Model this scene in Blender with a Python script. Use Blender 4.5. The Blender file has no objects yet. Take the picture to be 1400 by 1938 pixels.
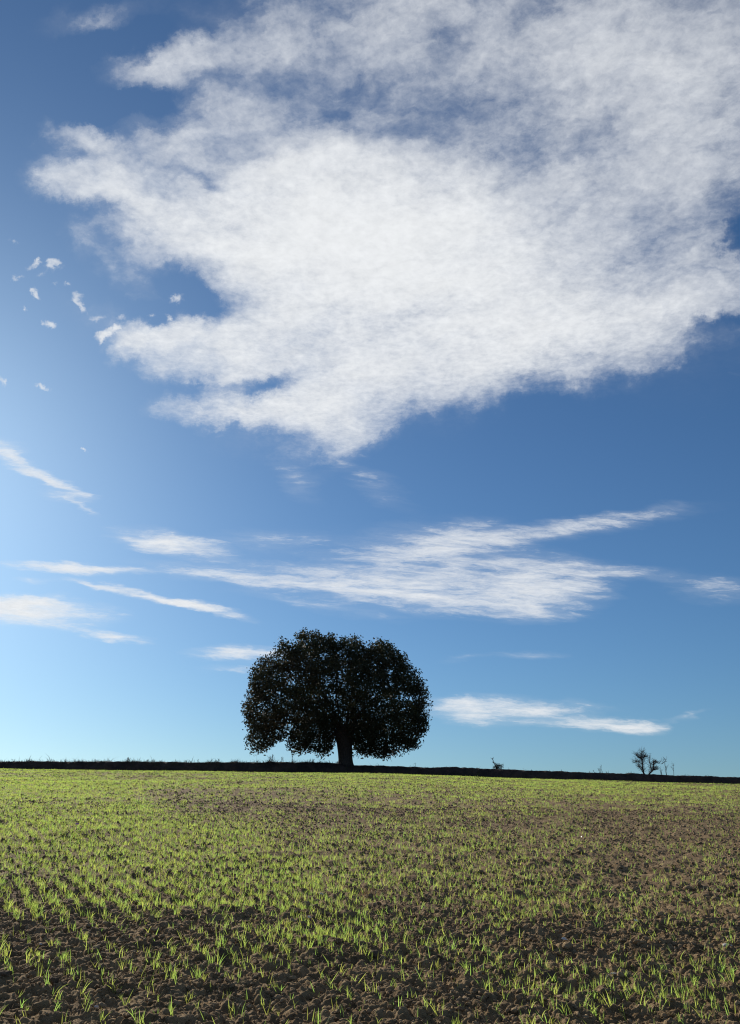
import bpy, math, random
import numpy as np
from mathutils import Vector, Matrix

C = bpy.context.scene.collection
SC = bpy.context.scene
R = math.radians

# ------------------------------------------------------------------ camera
CAM_H = 1.6                                   # a person holding a phone
cam_d = bpy.data.cameras.new('camera')
cam = bpy.data.objects.new('camera', cam_d)
C.objects.link(cam)
cam.location = (0, 0, CAM_H)
PITCH = 17.25
cam.rotation_euler = (R(90 + PITCH), 0, 0)
cam_d.sensor_fit = 'VERTICAL'
cam_d.angle = 2 * math.atan(969 / 1613)
cam_d.clip_start = 0.05
cam_d.clip_end = 20000
SC.camera = cam

# ------------------------------------------------------------------ light
SUN_AZ, SUN_EL = -30.0, 22.0                  # degrees: left of straight ahead, above the horizon
SKY_STRENGTH, SUN_STRENGTH, EXPOSURE = 0.07, 5.0, 0.0
sun_dir = Vector((math.sin(R(SUN_AZ)) * math.cos(R(SUN_EL)), math.cos(R(SUN_AZ)) * math.cos(R(SUN_EL)), math.sin(R(SUN_EL))))
sd = bpy.data.lights.new('sun', 'SUN')
sd.energy, sd.angle, sd.color = SUN_STRENGTH, R(0.53), (1.0, 0.93, 0.82)
sun = bpy.data.objects.new('sun', sd)
C.objects.link(sun)
sun.rotation_euler = (-sun_dir).to_track_quat('-Z', 'Y').to_euler()

SC.view_settings.view_transform = 'Standard'
SC.view_settings.look = 'None'
SC.view_settings.exposure = EXPOSURE
SC.view_settings.gamma = 1.0
SC.view_settings.use_curve_mapping = False
SC.cycles.filter_width = 1.15
SC.cycles.sample_clamp_indirect = 4.0


class Net:
    """Small helper that wires shader nodes."""
    def __init__(self, tree):
        self.t = tree
        tree.nodes.clear()

    def n(self, typ, **kw):
        nd = self.t.nodes.new(typ)
        for k, v in kw.items():
            setattr(nd, k, v)
        return nd

    def put(self, sock, v):
        if isinstance(v, bpy.types.NodeSocket):
            self.t.links.new(v, sock)
        elif v is not None:
            sock.default_value = v

    def math(self, op, a, b=None, c=None, clamp=False):
        nd = self.n('ShaderNodeMath', operation=op, use_clamp=clamp)
        for i, v in enumerate((a, b, c)):
            self.put(nd.inputs[i], v)
        return nd.outputs[0]

    def vmath(self, op, a, b=None, out=0):
        nd = self.n('ShaderNodeVectorMath', operation=op)
        self.put(nd.inputs[0], a)
        if op == 'SCALE':
            self.put(nd.inputs['Scale'], b)
        elif b is not None:
            self.put(nd.inputs[1], b)
        return nd.outputs[out]

    def noise(self, vec, scale, detail=3.0, rough=0.55, color=False, typ=None, dist=0.0):
        nd = self.n('ShaderNodeTexNoise')
        self.put(nd.inputs['Vector'], vec)
        nd.inputs['Scale'].default_value = scale
        nd.inputs['Detail'].default_value = detail
        nd.inputs['Roughness'].default_value = rough
        nd.inputs['Distortion'].default_value = dist
        return nd.outputs['Color' if color else 'Fac']

    def mapping(self, vec, loc=(0, 0, 0), rot=(0, 0, 0), scale=(1, 1, 1), typ='POINT'):
        nd = self.n('ShaderNodeMapping', vector_type=typ)
        self.put(nd.inputs['Vector'], vec)
        nd.inputs['Location'].default_value = loc
        nd.inputs['Rotation'].default_value = rot
        nd.inputs['Scale'].default_value = scale
        return nd.outputs[0]

    def fibre(self, vec, off, deg, across, along):
        """Coordinates stretched along a direction deg degrees above the horizontal."""
        return self.mapping(vec, (off[0], off[1], 0), (0, 0, R(deg)), (1 / across, 1 / along, 1), 'TEXTURE')

    def mix(self, f, a, b):
        nd = self.n('ShaderNodeMix', data_type='RGBA')
        self.put(nd.inputs[0], f)
        self.put(nd.inputs[6], a if isinstance(a, bpy.types.NodeSocket) else (*a, 1))
        self.put(nd.inputs[7], b if isinstance(b, bpy.types.NodeSocket) else (*b, 1))
        return nd.outputs[2]

    def smooth(self, x, a, b, lo=0.0, hi=1.0, kind='SMOOTHSTEP'):
        nd = self.n('ShaderNodeMapRange', interpolation_type=kind)
        self.put(nd.inputs[0], x)
        for i, v in enumerate((a, b, lo, hi)):
            self.put(nd.inputs[1 + i], v)
        return nd.outputs[0]


# ------------------------------------------------------------------ sky
# Cloud chart: tangent-plane coordinates (thousandths) about the fixed direction due "north" (+Y) at 17.25 degrees elevation.
# each patch: (u, v, half width, half height, tilt in degrees, thickness)
SHEET = [
    (235.6,538.7,533.2,260.4,6,0.74),(365.8,371.4,310,266.6,0,0.58),(12.4,575.9,310,105.4,4,0.42),(390.6,520.1,260.4,186,0,0.15),
    (-55.8,346.6,279,124,-6,1.6),(43.4,290.8,297.6,186,0,1.5),(-167.4,315.6,210.8,74.4,-22,0.85),(37.2,222.6,260.4,142.6,6,0.8),
    (-260.4,334.2,105.4,49.6,-8,0.5),(-49.6,166.8,117.8,99.2,0,0.6),(-62,120.3,142.6,58.9,14,0.7),(-37.2,80,93,29.8,24,0.6),
    (198.4,191.6,229.4,71.3,9,0.75),(359.6,247.4,217,74.4,16,0.65),(161.2,163.7,179.8,43.4,6,0.5),(260.4,253.6,198.4,105.4,10,0.35),
    (-300.7,402.4,117.8,58.9,-25,0.6),(-229.4,433.4,80.6,46.5,-20,0.7),(-334.8,440.8,62,22.3,-25,0.75),(-368.9,393.1,49.6,27.9,-20,0.75),
    (-322.4,380.7,74.4,31,-10,0.55),(-279,352.8,93,37.2,-10,0.35),(-248,532.5,86.8,40.3,8,0.85),(-186,551.1,124,43.4,8,0.3),
    (-173.6,479.9,74.4,34.1,0,0.6),(-316.2,585.2,105.4,24.8,12,0.45),(-136.4,538.7,136.4,74.4,0,0.3),(-99.2,464.4,142.6,49.6,0,0.25),
    (-257.3,207.1,68.2,27.3,8,1.1),(-285.2,194.7,37.2,18.6,30,0.9),(-291.4,219.5,55.8,24.8,-20,0.35),(-328.6,228.8,55.8,37.2,-30,0.22),
    (-207.7,200.9,86.8,37.2,-8,1),(-232.5,169.9,58.9,24.8,-8,1.1),(-170.5,176.1,68.2,34.1,-10,0.9),(-130.2,204,74.4,62,30,0.7),
    (-161.2,151.3,43.4,27.9,0,0.7),(-189.1,122.1,86.8,24.8,-3,1.1),(-142.6,120.3,68.2,23.6,0,0.7),(-86.8,117.2,93,34.1,-4,0.7),
    (-266.6,275.3,68.2,37.2,-40,0.5),(-328.6,309.4,68.2,24.8,-50,0.5),(-114.7,143.2,62,21.1,14,-0.9),(-213.9,246.1,74.4,23.6,-38,-0.8),
    (-248,228.8,43.4,14.9,-10,-0.6),(437.1,321.8,31,34.1,0,-1.1),(430.9,222.6,105.4,11.2,17,-0.4),(89.9,551.1,37.2,43.4,40,-0.18),
    (46.5,436.5,49.6,27.3,0,-0.4),(192.2,433.4,43.4,27.9,30,-0.3),(-254.2,558.6,117.8,22.3,6,-0.6),(-291.4,483,99.2,24.8,4,-0.7),
    (-192.2,396.2,55.8,13.6,-15,-0.5),(-306.9,352.8,55.8,17.4,-10,-0.45),(-86.8,507.7,93,31,4,-0.22),(-24.8,452,80.6,24.8,-10,-0.3),
    (279,455.1,74.4,21.7,35,-0.3),(-167.4,382.5,43.4,8.7,-20,-0.4),
]
PUFFS = [
    (-370.1,292,12.4,8.1,0,1.5),(-375.7,285.2,8.7,6.2,0,1.2),(-364.5,287,8.1,5.6,0,1),(-396.8,256,12.4,6.8,-50,1.3),(-393.1,249.8,8.7,5.6,-30,1.2),
    (-399.9,262.9,7.4,5,0,1),(-342.2,252.3,11.2,6.8,-20,1.5),(-336,243,11.8,5.6,-40,1.4),(-376.3,222.6,9.3,5.6,0,1.7),(-306.9,210.2,13.6,6.2,25,1.3),
    (-313.1,206.4,9.9,6.8,0,1.1),(-298.8,215.1,7.4,5,0,1.2),(-225,249.8,12.4,7.4,0,1.4),(-383.1,146.9,9.9,4.3,-25,1.6),(-432.1,154.4,9.9,5.6,-25,1.5),
    (-334.8,71.9,7.4,3.1,-15,1.4),(-396.8,290.8,12.4,5.6,10,0.9),(-390.6,294.5,7.4,4.3,0,1),(-415.4,277.1,7.4,5,0,1.1),(-384.4,278.4,7.4,5,0,0.9),
    (-354.6,267.8,6.2,3.7,0,1.1),(-369.5,266,6.2,3.7,0,0.9),(-406.7,234.3,5,3.1,0,1),(-317.4,230,9.9,5,0,0.8),(-260.4,231.2,5.6,3.7,0,1),
    (-236.8,226.9,6.2,4.3,0,1.1),(-291.4,228.8,7.4,4.3,0,0.7),(-420.3,318.7,5.6,3.7,0,0.7),
]
STREAKS = [
    (99.2,-80,204.6,49.6,0,0.8),(204.6,-96.7,93,37.2,3,1),(74.4,-31.6,124,31,6,0.6),(-37.2,-84.3,217,23.6,-6,0.75),(235.6,-19.2,204.6,16.1,9,0.65),
    (0,-50.2,272.8,43.4,0,0.35),(124,-112.2,161.2,21.1,-4,0.45),(-173.6,-75,148.8,12.4,-7,0.7),(-62,-109.1,136.4,10.5,-10,0.55),
    (111.6,-25.4,68.2,21.1,4,0.5),(235.6,-62.6,111.6,16.1,-3,0.6),(-235.6,-36.6,86.8,18.6,-10,1.3),(-254.2,-32.9,43.4,11.2,-8,0.5),
    (-353.4,-65.7,130.2,6.8,-3,1.35),(-263.5,-98.6,111.6,8.1,-14,1.3),(-192.2,-113.5,80.6,8.7,-13,1.4),(-334.8,-81.2,55.8,4.3,-8,0.4),
    (-396.8,-118.4,124,23.6,-3,1.5),(-427.8,-112.2,80.6,16.1,0,0.6),(-387.5,-104.8,43.4,8.7,10,0.8),(-300.7,-145.1,55.8,8.7,-8,1.2),
    (-396.8,-78.7,37.2,5,-3,0.8),(310,-71.9,74.4,13.6,2,0.65),(403,-90.5,80.6,21.1,-6,0.65),(-145.7,-166.8,80.6,12.4,0,1.4),(-155,-183.5,55.8,6.8,0,0.6),
    (136.4,-233.1,93,24.8,-2,1.2),(99.2,-222.6,68.2,8.7,-4,0.7),(210.8,-233.7,80.6,9.9,-8,0.6),(266.6,-249.8,99.2,11.2,-3,1.2),
    (319.3,-254.8,49.6,11.2,-2,1),(241.8,-226.9,62,9.3,-4,0.5),(186,-168,55.8,7.4,0,0.6),(378.2,-241.2,37.2,6.2,14,0.6),(111.6,-173,37.2,6.8,10,0.4),
    (-396.8,49,77.5,10.5,-24,1.1),(-353.4,19.2,43.4,11.2,-8,0.9),(-434,73.8,43.4,17.4,-20,0.7),(-372,33.5,62,8.1,-20,0.7),(-341,5.6,21.1,7.4,-40,0.7),
    (-86.8,39.7,49.6,24.8,-50,0.45),(6.2,30.4,68.2,21.1,-35,0.42),(-37.2,55.2,43.4,14.9,30,0.35),(-124,-31.6,86.8,16.1,0,0.4),
    (266.6,-9.9,142.6,11.2,10,0.4),
]




def build_world():
    w = bpy.data.worlds.new('World')
    SC.world = w
    w.use_nodes = True
    N = Net(w.node_tree)
    d = N.n('ShaderNodeTexCoord').outputs['Generated']
    sky = N.n('ShaderNodeTexSky', sky_type='NISHITA')
    sky.sun_disc = False
    sky.sun_elevation = R(SUN_EL)
    sky.sun_rotation = R(SUN_AZ)
    sky.altitude = 300
    sky.air_density = 1.0
    sky.dust_density = 0.5
    sky.ozone_density = 4.0
    # lift the lookup a little so that the lowest degrees lose their dusty yellow
    hi = N.n('ShaderNodeVectorMath', operation='MULTIPLY_ADD')
    N.put(hi.inputs[0], d)
    hi.inputs[1].default_value = (1, 1, 0.95)
    hi.inputs[2].default_value = (0, 0, 0.055)
    N.put(sky.inputs[0], N.vmath('NORMALIZE', hi.outputs[0]))
    f = (0, math.cos(R(PITCH)), math.sin(R(PITCH)))
    up = (0, -math.sin(R(PITCH)), math.cos(R(PITCH)))
    df = N.math('MAXIMUM', N.vmath('DOT_PRODUCT', d, f, out=1), 0.02)
    du = N.vmath('DOT_PRODUCT', d, (1, 0, 0), out=1)
    dv = N.vmath('DOT_PRODUCT', d, up, out=1)
    cxy = N.n('ShaderNodeCombineXYZ')
    N.put(cxy.inputs[0], N.math('DIVIDE', du, df))
    N.put(cxy.inputs[1], N.math('DIVIDE', dv, df))
    chart = cxy.outputs[0]
    # flat cloud layer coordinates, for texture that shrinks towards the horizon as a real layer does
    sep = N.n('ShaderNodeSeparateXYZ')
    N.put(sep.inputs[0], d)
    hz = N.math('ADD', N.math('MAXIMUM', sep.outputs[2], 0.0), 0.06)
    cl = N.n('ShaderNodeCombineXYZ')
    N.put(cl.inputs[0], N.math('DIVIDE', sep.outputs[0], hz))
    N.put(cl.inputs[1], N.math('DIVIDE', sep.outputs[1], hz))
    layer = cl.outputs[0]

    def warp(vec, src, scale, amp, detail=3.0, rough=0.6):
        c = N.noise(src, scale, detail, rough, color=True)
        return N.vmath('ADD', vec, N.vmath('MULTIPLY', N.vmath('SUBTRACT', c, (0.5, 0.5, 0.5)), (amp[0], amp[1], 0)))

    def patches(vec, lst):
        acc = None
        for (u, v, ru, rv, rot, amp) in lst:
            m = N.mapping(vec, (u / 1000, v / 1000, 0), (0, 0, R(rot)), (ru / 1000, rv / 1000, 1), 'TEXTURE')
            g = N.n('ShaderNodeTexGradient', gradient_type='SPHERICAL')
            N.put(g.inputs[0], m)
            acc = N.math('MULTIPLY', g.outputs['Fac'], amp) if acc is None else N.math('MULTIPLY_ADD', g.outputs['Fac'], amp, acc)
        return acc

    # --- the high sheet
    v1 = warp(chart, chart, 6.0, (0.075, 0.065), 4.0, 0.6)
    v1 = warp(v1, chart, 17.0, (0.066, 0.056), 7.0, 0.68)
    v1 = warp(v1, N.fibre(chart, (3, 1), 16, 10, 26), 1.0, (0.03, 0.016), 5.0, 0.65)
    s = patches(v1, SHEET)
    vp = warp(warp(chart, chart, 26.0, (0.028, 0.022), 3.0, 0.6), chart, 80.0, (0.024, 0.021), 5.0, 0.72)
    s = N.math('MULTIPLY_ADD', patches(vp, PUFFS), 0.85, s)
    fib = N.noise(N.fibre(v1, (0, 0), 20, 5, 19), 1.0, 7.0, 0.6)
    lump = N.noise(layer, 17.0, 6.0, 0.62, dist=0.5)
    fine = N.noise(layer, 55.0, 4.0, 0.62, dist=0.2)
    big = N.noise(layer, 3.6, 4.0, 0.55)
    k = N.math('MULTIPLY_ADD', N.math('SUBTRACT', fib, 0.5), 1.0, 1.0)
    k = N.math('MULTIPLY_ADD', N.math('SUBTRACT', lump, 0.5), 0.6, k)
    k = N.math('MULTIPLY_ADD', N.math('SUBTRACT', big, 0.5), 1.0, k)
    k = N.math('MULTIPLY_ADD', N.math('SUBTRACT', fine, 0.5), 0.65, k)
    s2 = N.math('MULTIPLY', s, N.math('MAXIMUM', k, 0.05))
    er = N.noise(N.fibre(v1, (4, 9), 14, 17, 30), 1.0, 7.0, 0.62, dist=0.3)
    s3 = N.math('MAXIMUM', N.math('SUBTRACT', s2, N.smooth(er, 0.30, 0.70, 0.0, 0.50, 'LINEAR')), 0.0)
    a1 = N.math('SUBTRACT', 1.0, N.math('POWER', 2.71828, N.math('MULTIPLY', N.math('POWER', s3, 1.5), -1.0)))
    a1 = N.math('SUBTRACT', 1.0, N.math('MULTIPLY', N.math('SUBTRACT', 1.0, a1), N.smooth(s2, 0.0, 1.0, 1.0, 0.76)))
    # --- low streaks
    v2 = warp(chart, N.fibre(chart, (5, 2), -5, 9, 40), 1.0, (0.08, 0.020), 4.0, 0.6)
    v2 = warp(v2, N.fibre(chart, (1, 7), -8, 30, 110), 1.0, (0.03, 0.008), 4.0, 0.6)
    t = patches(v2, STREAKS)
    fs = N.noise(N.fibre(v2, (2, 2), -3, 14, 120), 1.0, 6.0, 0.68)
    t2 = N.math('MULTIPLY', t, N.math('MULTIPLY_ADD', N.math('SUBTRACT', fs, 0.5), 2.3, 1.0))
    te = N.noise(N.fibre(chart, (7, 3), -3, 15, 85), 1.0, 7.0, 0.70, dist=0.5)
    t3 = N.math('MAXIMUM', N.math('SUBTRACT', t2, N.smooth(te, 0.30, 0.70, 0.0, 0.78, 'LINEAR')), 0.0)
    a2 = N.math('SUBTRACT', 1.0, N.math('POWER', 2.71828, N.math('MULTIPLY', N.math('POWER', t3, 1.45), -1.5)))
    a2 = N.math('SUBTRACT', 1.0, N.math('MULTIPLY', N.math('SUBTRACT', 1.0, a2), N.smooth(t2, 0.0, 1.0, 1.0, 0.72)))
    # --- the same kind of broken sheet goes on round the rest of the sky
    rest = N.math('MULTIPLY', N.smooth(N.vmath('DOT_PRODUCT', d, f, out=1), 0.60, 0.78, 1.0, 0.0),
                  N.smooth(sep.outputs[2], 0.02, 0.35))
    ro = N.smooth(N.math('MULTIPLY_ADD', N.math('SUBTRACT', lump, 0.5), 0.35, N.noise(layer, 0.9, 6.0, 0.6)), 0.47, 0.80)
    a3 = N.math('MULTIPLY', N.math('MULTIPLY', ro, rest), 0.75)
    alpha = N.math('MAXIMUM', N.math('MAXIMUM', a1, a2), a3, clamp=True)
    tone = N.n('ShaderNodeVectorMath', operation='MULTIPLY')
    N.put(tone.inputs[0], sky.outputs[0])
    tone.inputs[1].default_value = SKY_TINT
    cloud = (0.84 / SKY_STRENGTH, 0.86 / SKY_STRENGTH, 0.88 / SKY_STRENGTH)
    lit = N.math('MULTIPLY_ADD', N.math('SUBTRACT', lump, 0.5), 0.22, 0.985)
    lit = N.math('MULTIPLY_ADD', N.math('SUBTRACT', fine, 0.5), 0.18, lit)
    col = N.mix(alpha, tone.outputs[0], N.vmath('SCALE', cloud, lit))
    bg = N.n('ShaderNodeBackground')
    N.put(bg.inputs[0], col)
    bg.inputs[1].default_value = SKY_STRENGTH
    out = N.n('ShaderNodeOutputWorld')
    N.t.links.new(bg.outputs[0], out.inputs[0])
    w.cycles.sampling_method = 'MANUAL'
    w.cycles.sample_map_resolution = 512


SKY_TINT = (0.68, 0.94, 1.12)
build_world()


# ------------------------------------------------------------------ helpers
def tag(o, label=None, cat=None, group=None, kind=None):
    for k, v in (('label', label), ('category', cat), ('group', group), ('kind', kind)):
        if v:
            o[k] = v
    return o


def mesh_obj(name, verts, faces, mat=None, parent=None, smooth=False, link=True):
    """verts (n,3); faces: an (m,k) array or a list of such arrays."""
    me = bpy.data.meshes.new(name)
    verts = np.asarray(verts, dtype=np.float32)
    fl = [np.asarray(f, dtype=np.int32) for f in (faces if isinstance(faces, list) else [faces]) if len(f)]
    loops = np.concatenate([f.ravel() for f in fl])
    tot = np.concatenate([np.full(len(f), f.shape[1], dtype=np.int32) for f in fl])
    me.vertices.add(len(verts))
    me.vertices.foreach_set('co', verts.ravel())
    me.loops.add(len(loops))
    me.loops.foreach_set('vertex_index', loops)
    me.polygons.add(len(tot))
    me.polygons.foreach_set('loop_start', np.concatenate([[0], np.cumsum(tot)[:-1]]).astype(np.int32))
    me.polygons.foreach_set('loop_total', tot)
    if smooth:
        me.polygons.foreach_set('use_smooth', np.ones(len(tot), dtype=bool))
    me.update(calc_edges=True)
    if mat:
        me.materials.append(mat)
    o = bpy.data.objects.new(name, me)
    if link:
        C.objects.link(o)
    if parent:
        o.parent = parent
    return o


def empty(name, loc, rz=0.0):
    o = bpy.data.objects.new(name, None)
    o.location = loc
    o.rotation_euler = (0, 0, rz)
    o.empty_display_size = 0.1
    C.objects.link(o)
    return o


def hash2(ix, iy, seed):
    h = (ix.astype(np.int64) * 374761393 + iy.astype(np.int64) * 668265263 + seed * 1442695041) & 0xFFFFFFFF
    h = ((h ^ (h >> 13)) * 1274126177) & 0xFFFFFFFF
    h ^= h >> 16
    return h


def perlin(x, y, seed=0):
    x, y = np.asarray(x, float), np.asarray(y, float)
    ix, iy = np.floor(x), np.floor(y)
    fx, fy = x - ix, y - iy
    ux, uy = fx * fx * fx * (fx * (fx * 6 - 15) + 10), fy * fy * fy * (fy * (fy * 6 - 15) + 10)

    def g(dx, dy):
        a = hash2(ix + dx, iy + dy, seed) / 4294967296.0 * 2 * math.pi
        return np.cos(a) * (fx - dx) + np.sin(a) * (fy - dy)
    a, b, c, d = g(0, 0), g(1, 0), g(0, 1), g(1, 1)
    return 1.5 * ((a + (b - a) * ux) * (1 - uy) + (c + (d - c) * ux) * uy)


def fbm(x, y, octs=4, seed=0, gain=0.5):
    s, a = 0.0, 1.0
    for i in range(octs):
        s = s + a * perlin(x * 2 ** i, y * 2 ** i, seed + i * 17)
        a *= gain
    return s


def material(name, rough=0.9):
    m = bpy.data.materials.new(name)
    m.use_nodes = True
    N = Net(m.node_tree)
    out = N.n('ShaderNodeOutputMaterial')
    b = N.n('ShaderNodeBsdfPrincipled')
    b.inputs['Roughness'].default_value = rough
    b.inputs['Specular IOR Level'].default_value = 0.12
    N.t.links.new(b.outputs[0], out.inputs[0])
    return m, N, b, out


# ------------------------------------------------------------------ terrain
# The field rises from the camera and rolls over a gentle crest about 48 m away; a shallow dip, an earth bank and the falling ground beyond are behind it.
CREST = 48.0
_ct = np.array([-1.2, -0.434, -0.288, -0.143, -0.031, 0.099, 0.290, 0.434, 1.2])
_cs = np.array([12.0, 12.0, 9.0, 7.2, 5.2, -1.0, -10.5, -15.0, -17.0]) / 1613
_fine_t = np.linspace(-1.2, 1.2, 481)
_fine_s = np.convolve(np.pad(np.interp(_fine_t, _ct, _cs), 12, mode='edge'), np.ones(25) / 25, 'valid')


def terrain(x, y):
    x, y = np.asarray(x, float), np.asarray(y, float)
    yp = np.maximum(y, 0.01)
    t = np.clip(x / yp, -1.2, 1.2)
    q = np.clip(yp, 0, 105) / CREST
    z = 3.2 * q - 1.6 * q * q
    z = z - 0.075 * np.clip(yp - 105, 0, 500) - 0.02 * np.maximum(yp - 605, 0)
    z = z + np.minimum(yp, 160) * np.interp(t, _fine_t, _fine_s)
    z = np.where(y < 0, 0.0667 * np.maximum(y, -40), z)
    n = 0.035 * perlin(x / 2.7, y / 2.7, 3) + 0.06 * perlin(x / 8.0, y / 8.0, 5)
    return z + n * np.clip((yp - 2) / 6, 0.0, 1) * np.clip((130 - yp) / 40, 0, 1)


def domes(x, y, cell, seed, fill):
    """Height of rounded lumps sitting in a loose grid of cells (0 between them), in units of the cell."""
    u, v = x / cell, y / cell
    iu, iv = np.floor(u), np.floor(v)
    h = np.zeros_like(u)
    for dx in (-1, 0, 1):
        for dy in (-1, 0, 1):
            cx, cy = iu + dx, iv + dy
            k = hash2(cx, cy, seed)
            px, py = cx + (k & 255) / 255.0, cy + ((k >> 8) & 255) / 255.0
            r = 0.25 + 0.55 * ((k >> 16) & 255) / 255.0
            on = ((k >> 24) & 255) / 255.0 < fill
            d2 = ((u - px) ** 2 * (0.7 + 0.6 * ((k >> 5) & 63) / 63.0) + (v - py) ** 2) / (r * r)
            h = np.maximum(h, np.where(on & (d2 < 1), r * 0.62 * np.sqrt(np.clip(1 - d2, 0, 1)), 0))
    return h


def clod_relief(x, y):
    """Lumpy tilth: clods of several sizes, fading where they get too small to see."""
    x, y = np.asarray(x, float), np.asarray(y, float)
    wx, wy = x + 0.035 * perlin(x * 11, y * 11, 31) + 0.012 * perlin(x * 34, y * 34, 33), y + 0.035 * perlin(x * 11, y * 11, 32) + 0.012 * perlin(x * 34, y * 34, 34)
    near = np.clip((26 - y) / 14, 0, 1)
    f = np.clip((12 - y) / 5, 0, 1)
    z = near * 0.032 * domes(wx, wy, 0.095, 41, 0.5) / 0.62 + near * 0.032 * domes(wx, wy, 0.17, 42, 0.12) / 0.62
    z = z + f * 0.036 * domes(wx, wy, 0.046, 44, 0.8) / 0.62
    z = z + f * 0.006 * perlin(x / 0.022, y / 0.022, 45)
    return z + (0.014 * perlin(x / 0.55, y / 0.55, 43) + 0.018 * perlin(x / 1.1 + 0.3 * y, y / 0.36, 46)) * np.clip((60 - y) / 20, 0, 1)


def ground(x, y):
    return terrain(x, y) + clod_relief(x, y)


def spot(px, py):
    """Where the sight line through a point of the photograph (1400 wide) meets the field: x, y."""
    u, v = (px - 700) / 1613, (969 - py) / 1613
    dy, dz = math.cos(R(PITCH)) - v * math.sin(R(PITCH)), math.sin(R(PITCH)) + v * math.cos(R(PITCH))
    ys = np.geomspace(2.5, 47, 1500)
    gap = CAM_H + dz / dy * ys - terrain(u / dy * ys, ys)
    i = int(np.argmax(gap < 0)) or len(ys) - 1
    return float(u / dy * ys[i]), float(ys[i])


# ------------------------------------------------------------------ materials
def soil_material():
    m, N, b, out = material('soil', 0.95)
    g = N.n('ShaderNodeNewGeometry').outputs['Position']
    big = N.noise(g, 0.35, 4.0, 0.6)
    mid = N.noise(g, 6.0, 5.0, 0.65)
    fine = N.noise(g, 70.0, 4.0, 0.7)
    c = N.mix(N.smooth(mid, 0.32, 0.68), (0.19, 0.124, 0.062), (0.40, 0.280, 0.148))
    c = N.mix(N.math('MULTIPLY', N.smooth(big, 0.45, 0.7), 0.5), c, (0.25, 0.165, 0.10))
    c = N.mix(N.math('MULTIPLY', N.smooth(fine, 0.60, 0.82), 0.6), c, (0.36, 0.29, 0.21))
    N.put(b.inputs['Base Color'], c)
    bump = N.n('ShaderNodeBump')
    bump.inputs['Strength'].default_value = 0.9
    bump.inputs['Distance'].default_value = 0.045
    N.put(bump.inputs['Height'], N.math('MULTIPLY_ADD', N.noise(g, 28.0, 5.0, 0.7), 1.0, N.math('MULTIPLY', fine, 0.4)))
    N.put(b.inputs['Normal'], bump.outputs[0])
    return m


def clod_material():
    m, N, b, out = material('clod_earth', 0.95)
    g = N.n('ShaderNodeNewGeometry').outputs['Position']
    rnd = N.n('ShaderNodeObjectInfo').outputs['Random']
    c = N.mix(rnd, (0.175, 0.116, 0.060), (0.42, 0.300, 0.165))
    c = N.mix(N.math('MULTIPLY', N.smooth(N.noise(g, 45.0, 4.0, 0.7), 0.45, 0.75), 0.6), c, (0.34, 0.27, 0.195))
    N.put(b.inputs['Base Color'], c)
    bump = N.n('ShaderNodeBump')
    bump.inputs['Strength'].default_value = 0.8
    bump.inputs['Distance'].default_value = 0.02
    N.put(bump.inputs['Height'], N.noise(g, 60.0, 4.0, 0.7))
    N.put(b.inputs['Normal'], bump.outputs[0])
    return m


def blade_material(name, reflect, through, share, var):
    """Thin leaf: part reflects, part lets the light through."""
    m = bpy.data.materials.new(name)
    m.use_nodes = True
    N = Net(m.node_tree)
    out = N.n('ShaderNodeOutputMaterial')
    rnd = N.n('ShaderNodeObjectInfo').outputs['Random']
    hs = N.n('ShaderNodeHueSaturation')
    N.put(hs.inputs['Color'], (*through, 1))
    N.put(hs.inputs['Hue'], N.smooth(rnd, 0, 1, 0.5 - var * 0.12, 0.5 + var * 0.06, 'LINEAR'))
    N.put(hs.inputs['Value'], N.smooth(N.math('FRACT', N.math('MULTIPLY', rnd, 7.3)), 0, 1, 1 - var, 1 + var * 0.4, 'LINEAR'))
    d = N.n('ShaderNodeBsdfPrincipled')
    d.inputs['Base Color'].default_value = (*reflect, 1)
    d.inputs['Roughness'].default_value = 0.5
    d.inputs['Specular IOR Level'].default_value = 0.3
    t = N.n('ShaderNodeBsdfTranslucent')
    N.put(t.inputs[0], hs.outputs[0])
    mx = N.n('ShaderNodeMixShader')
    mx.inputs[0].default_value = share
    N.t.links.new(d.outputs[0], mx.inputs[1])
    N.t.links.new(t.outputs[0], mx.inputs[2])
    N.t.links.new(mx.outputs[0], out.inputs[0])
    return m


M_SOIL, M_CLOD = soil_material(), clod_material()
M_WHEAT = blade_material('young_wheat', (0.10, 0.15, 0.035), (0.54, 0.76, 0.15), 0.66, 0.42)
M_STRAW = blade_material('dry_straw', (0.34, 0.26, 0.13), (0.30, 0.22, 0.10), 0.35, 0.2)


def plain(name, col, rough=0.8, scale=40.0, dark=0.6, bump=0.3):
    m, N, b, out = material(name, rough)
    g = N.n('ShaderNodeTexCoord').outputs['Object']
    f = N.noise(g, scale, 4.0, 0.65)
    N.put(b.inputs['Base Color'], N.mix(N.smooth(f, 0.3, 0.7), tuple(c * dark for c in col), col))
    bp = N.n('ShaderNodeBump')
    bp.inputs['Strength'].default_value = bump
    bp.inputs['Distance'].default_value = 0.01
    N.put(bp.inputs['Height'], f)
    N.put(b.inputs['Normal'], bp.outputs[0])
    return m


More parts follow.
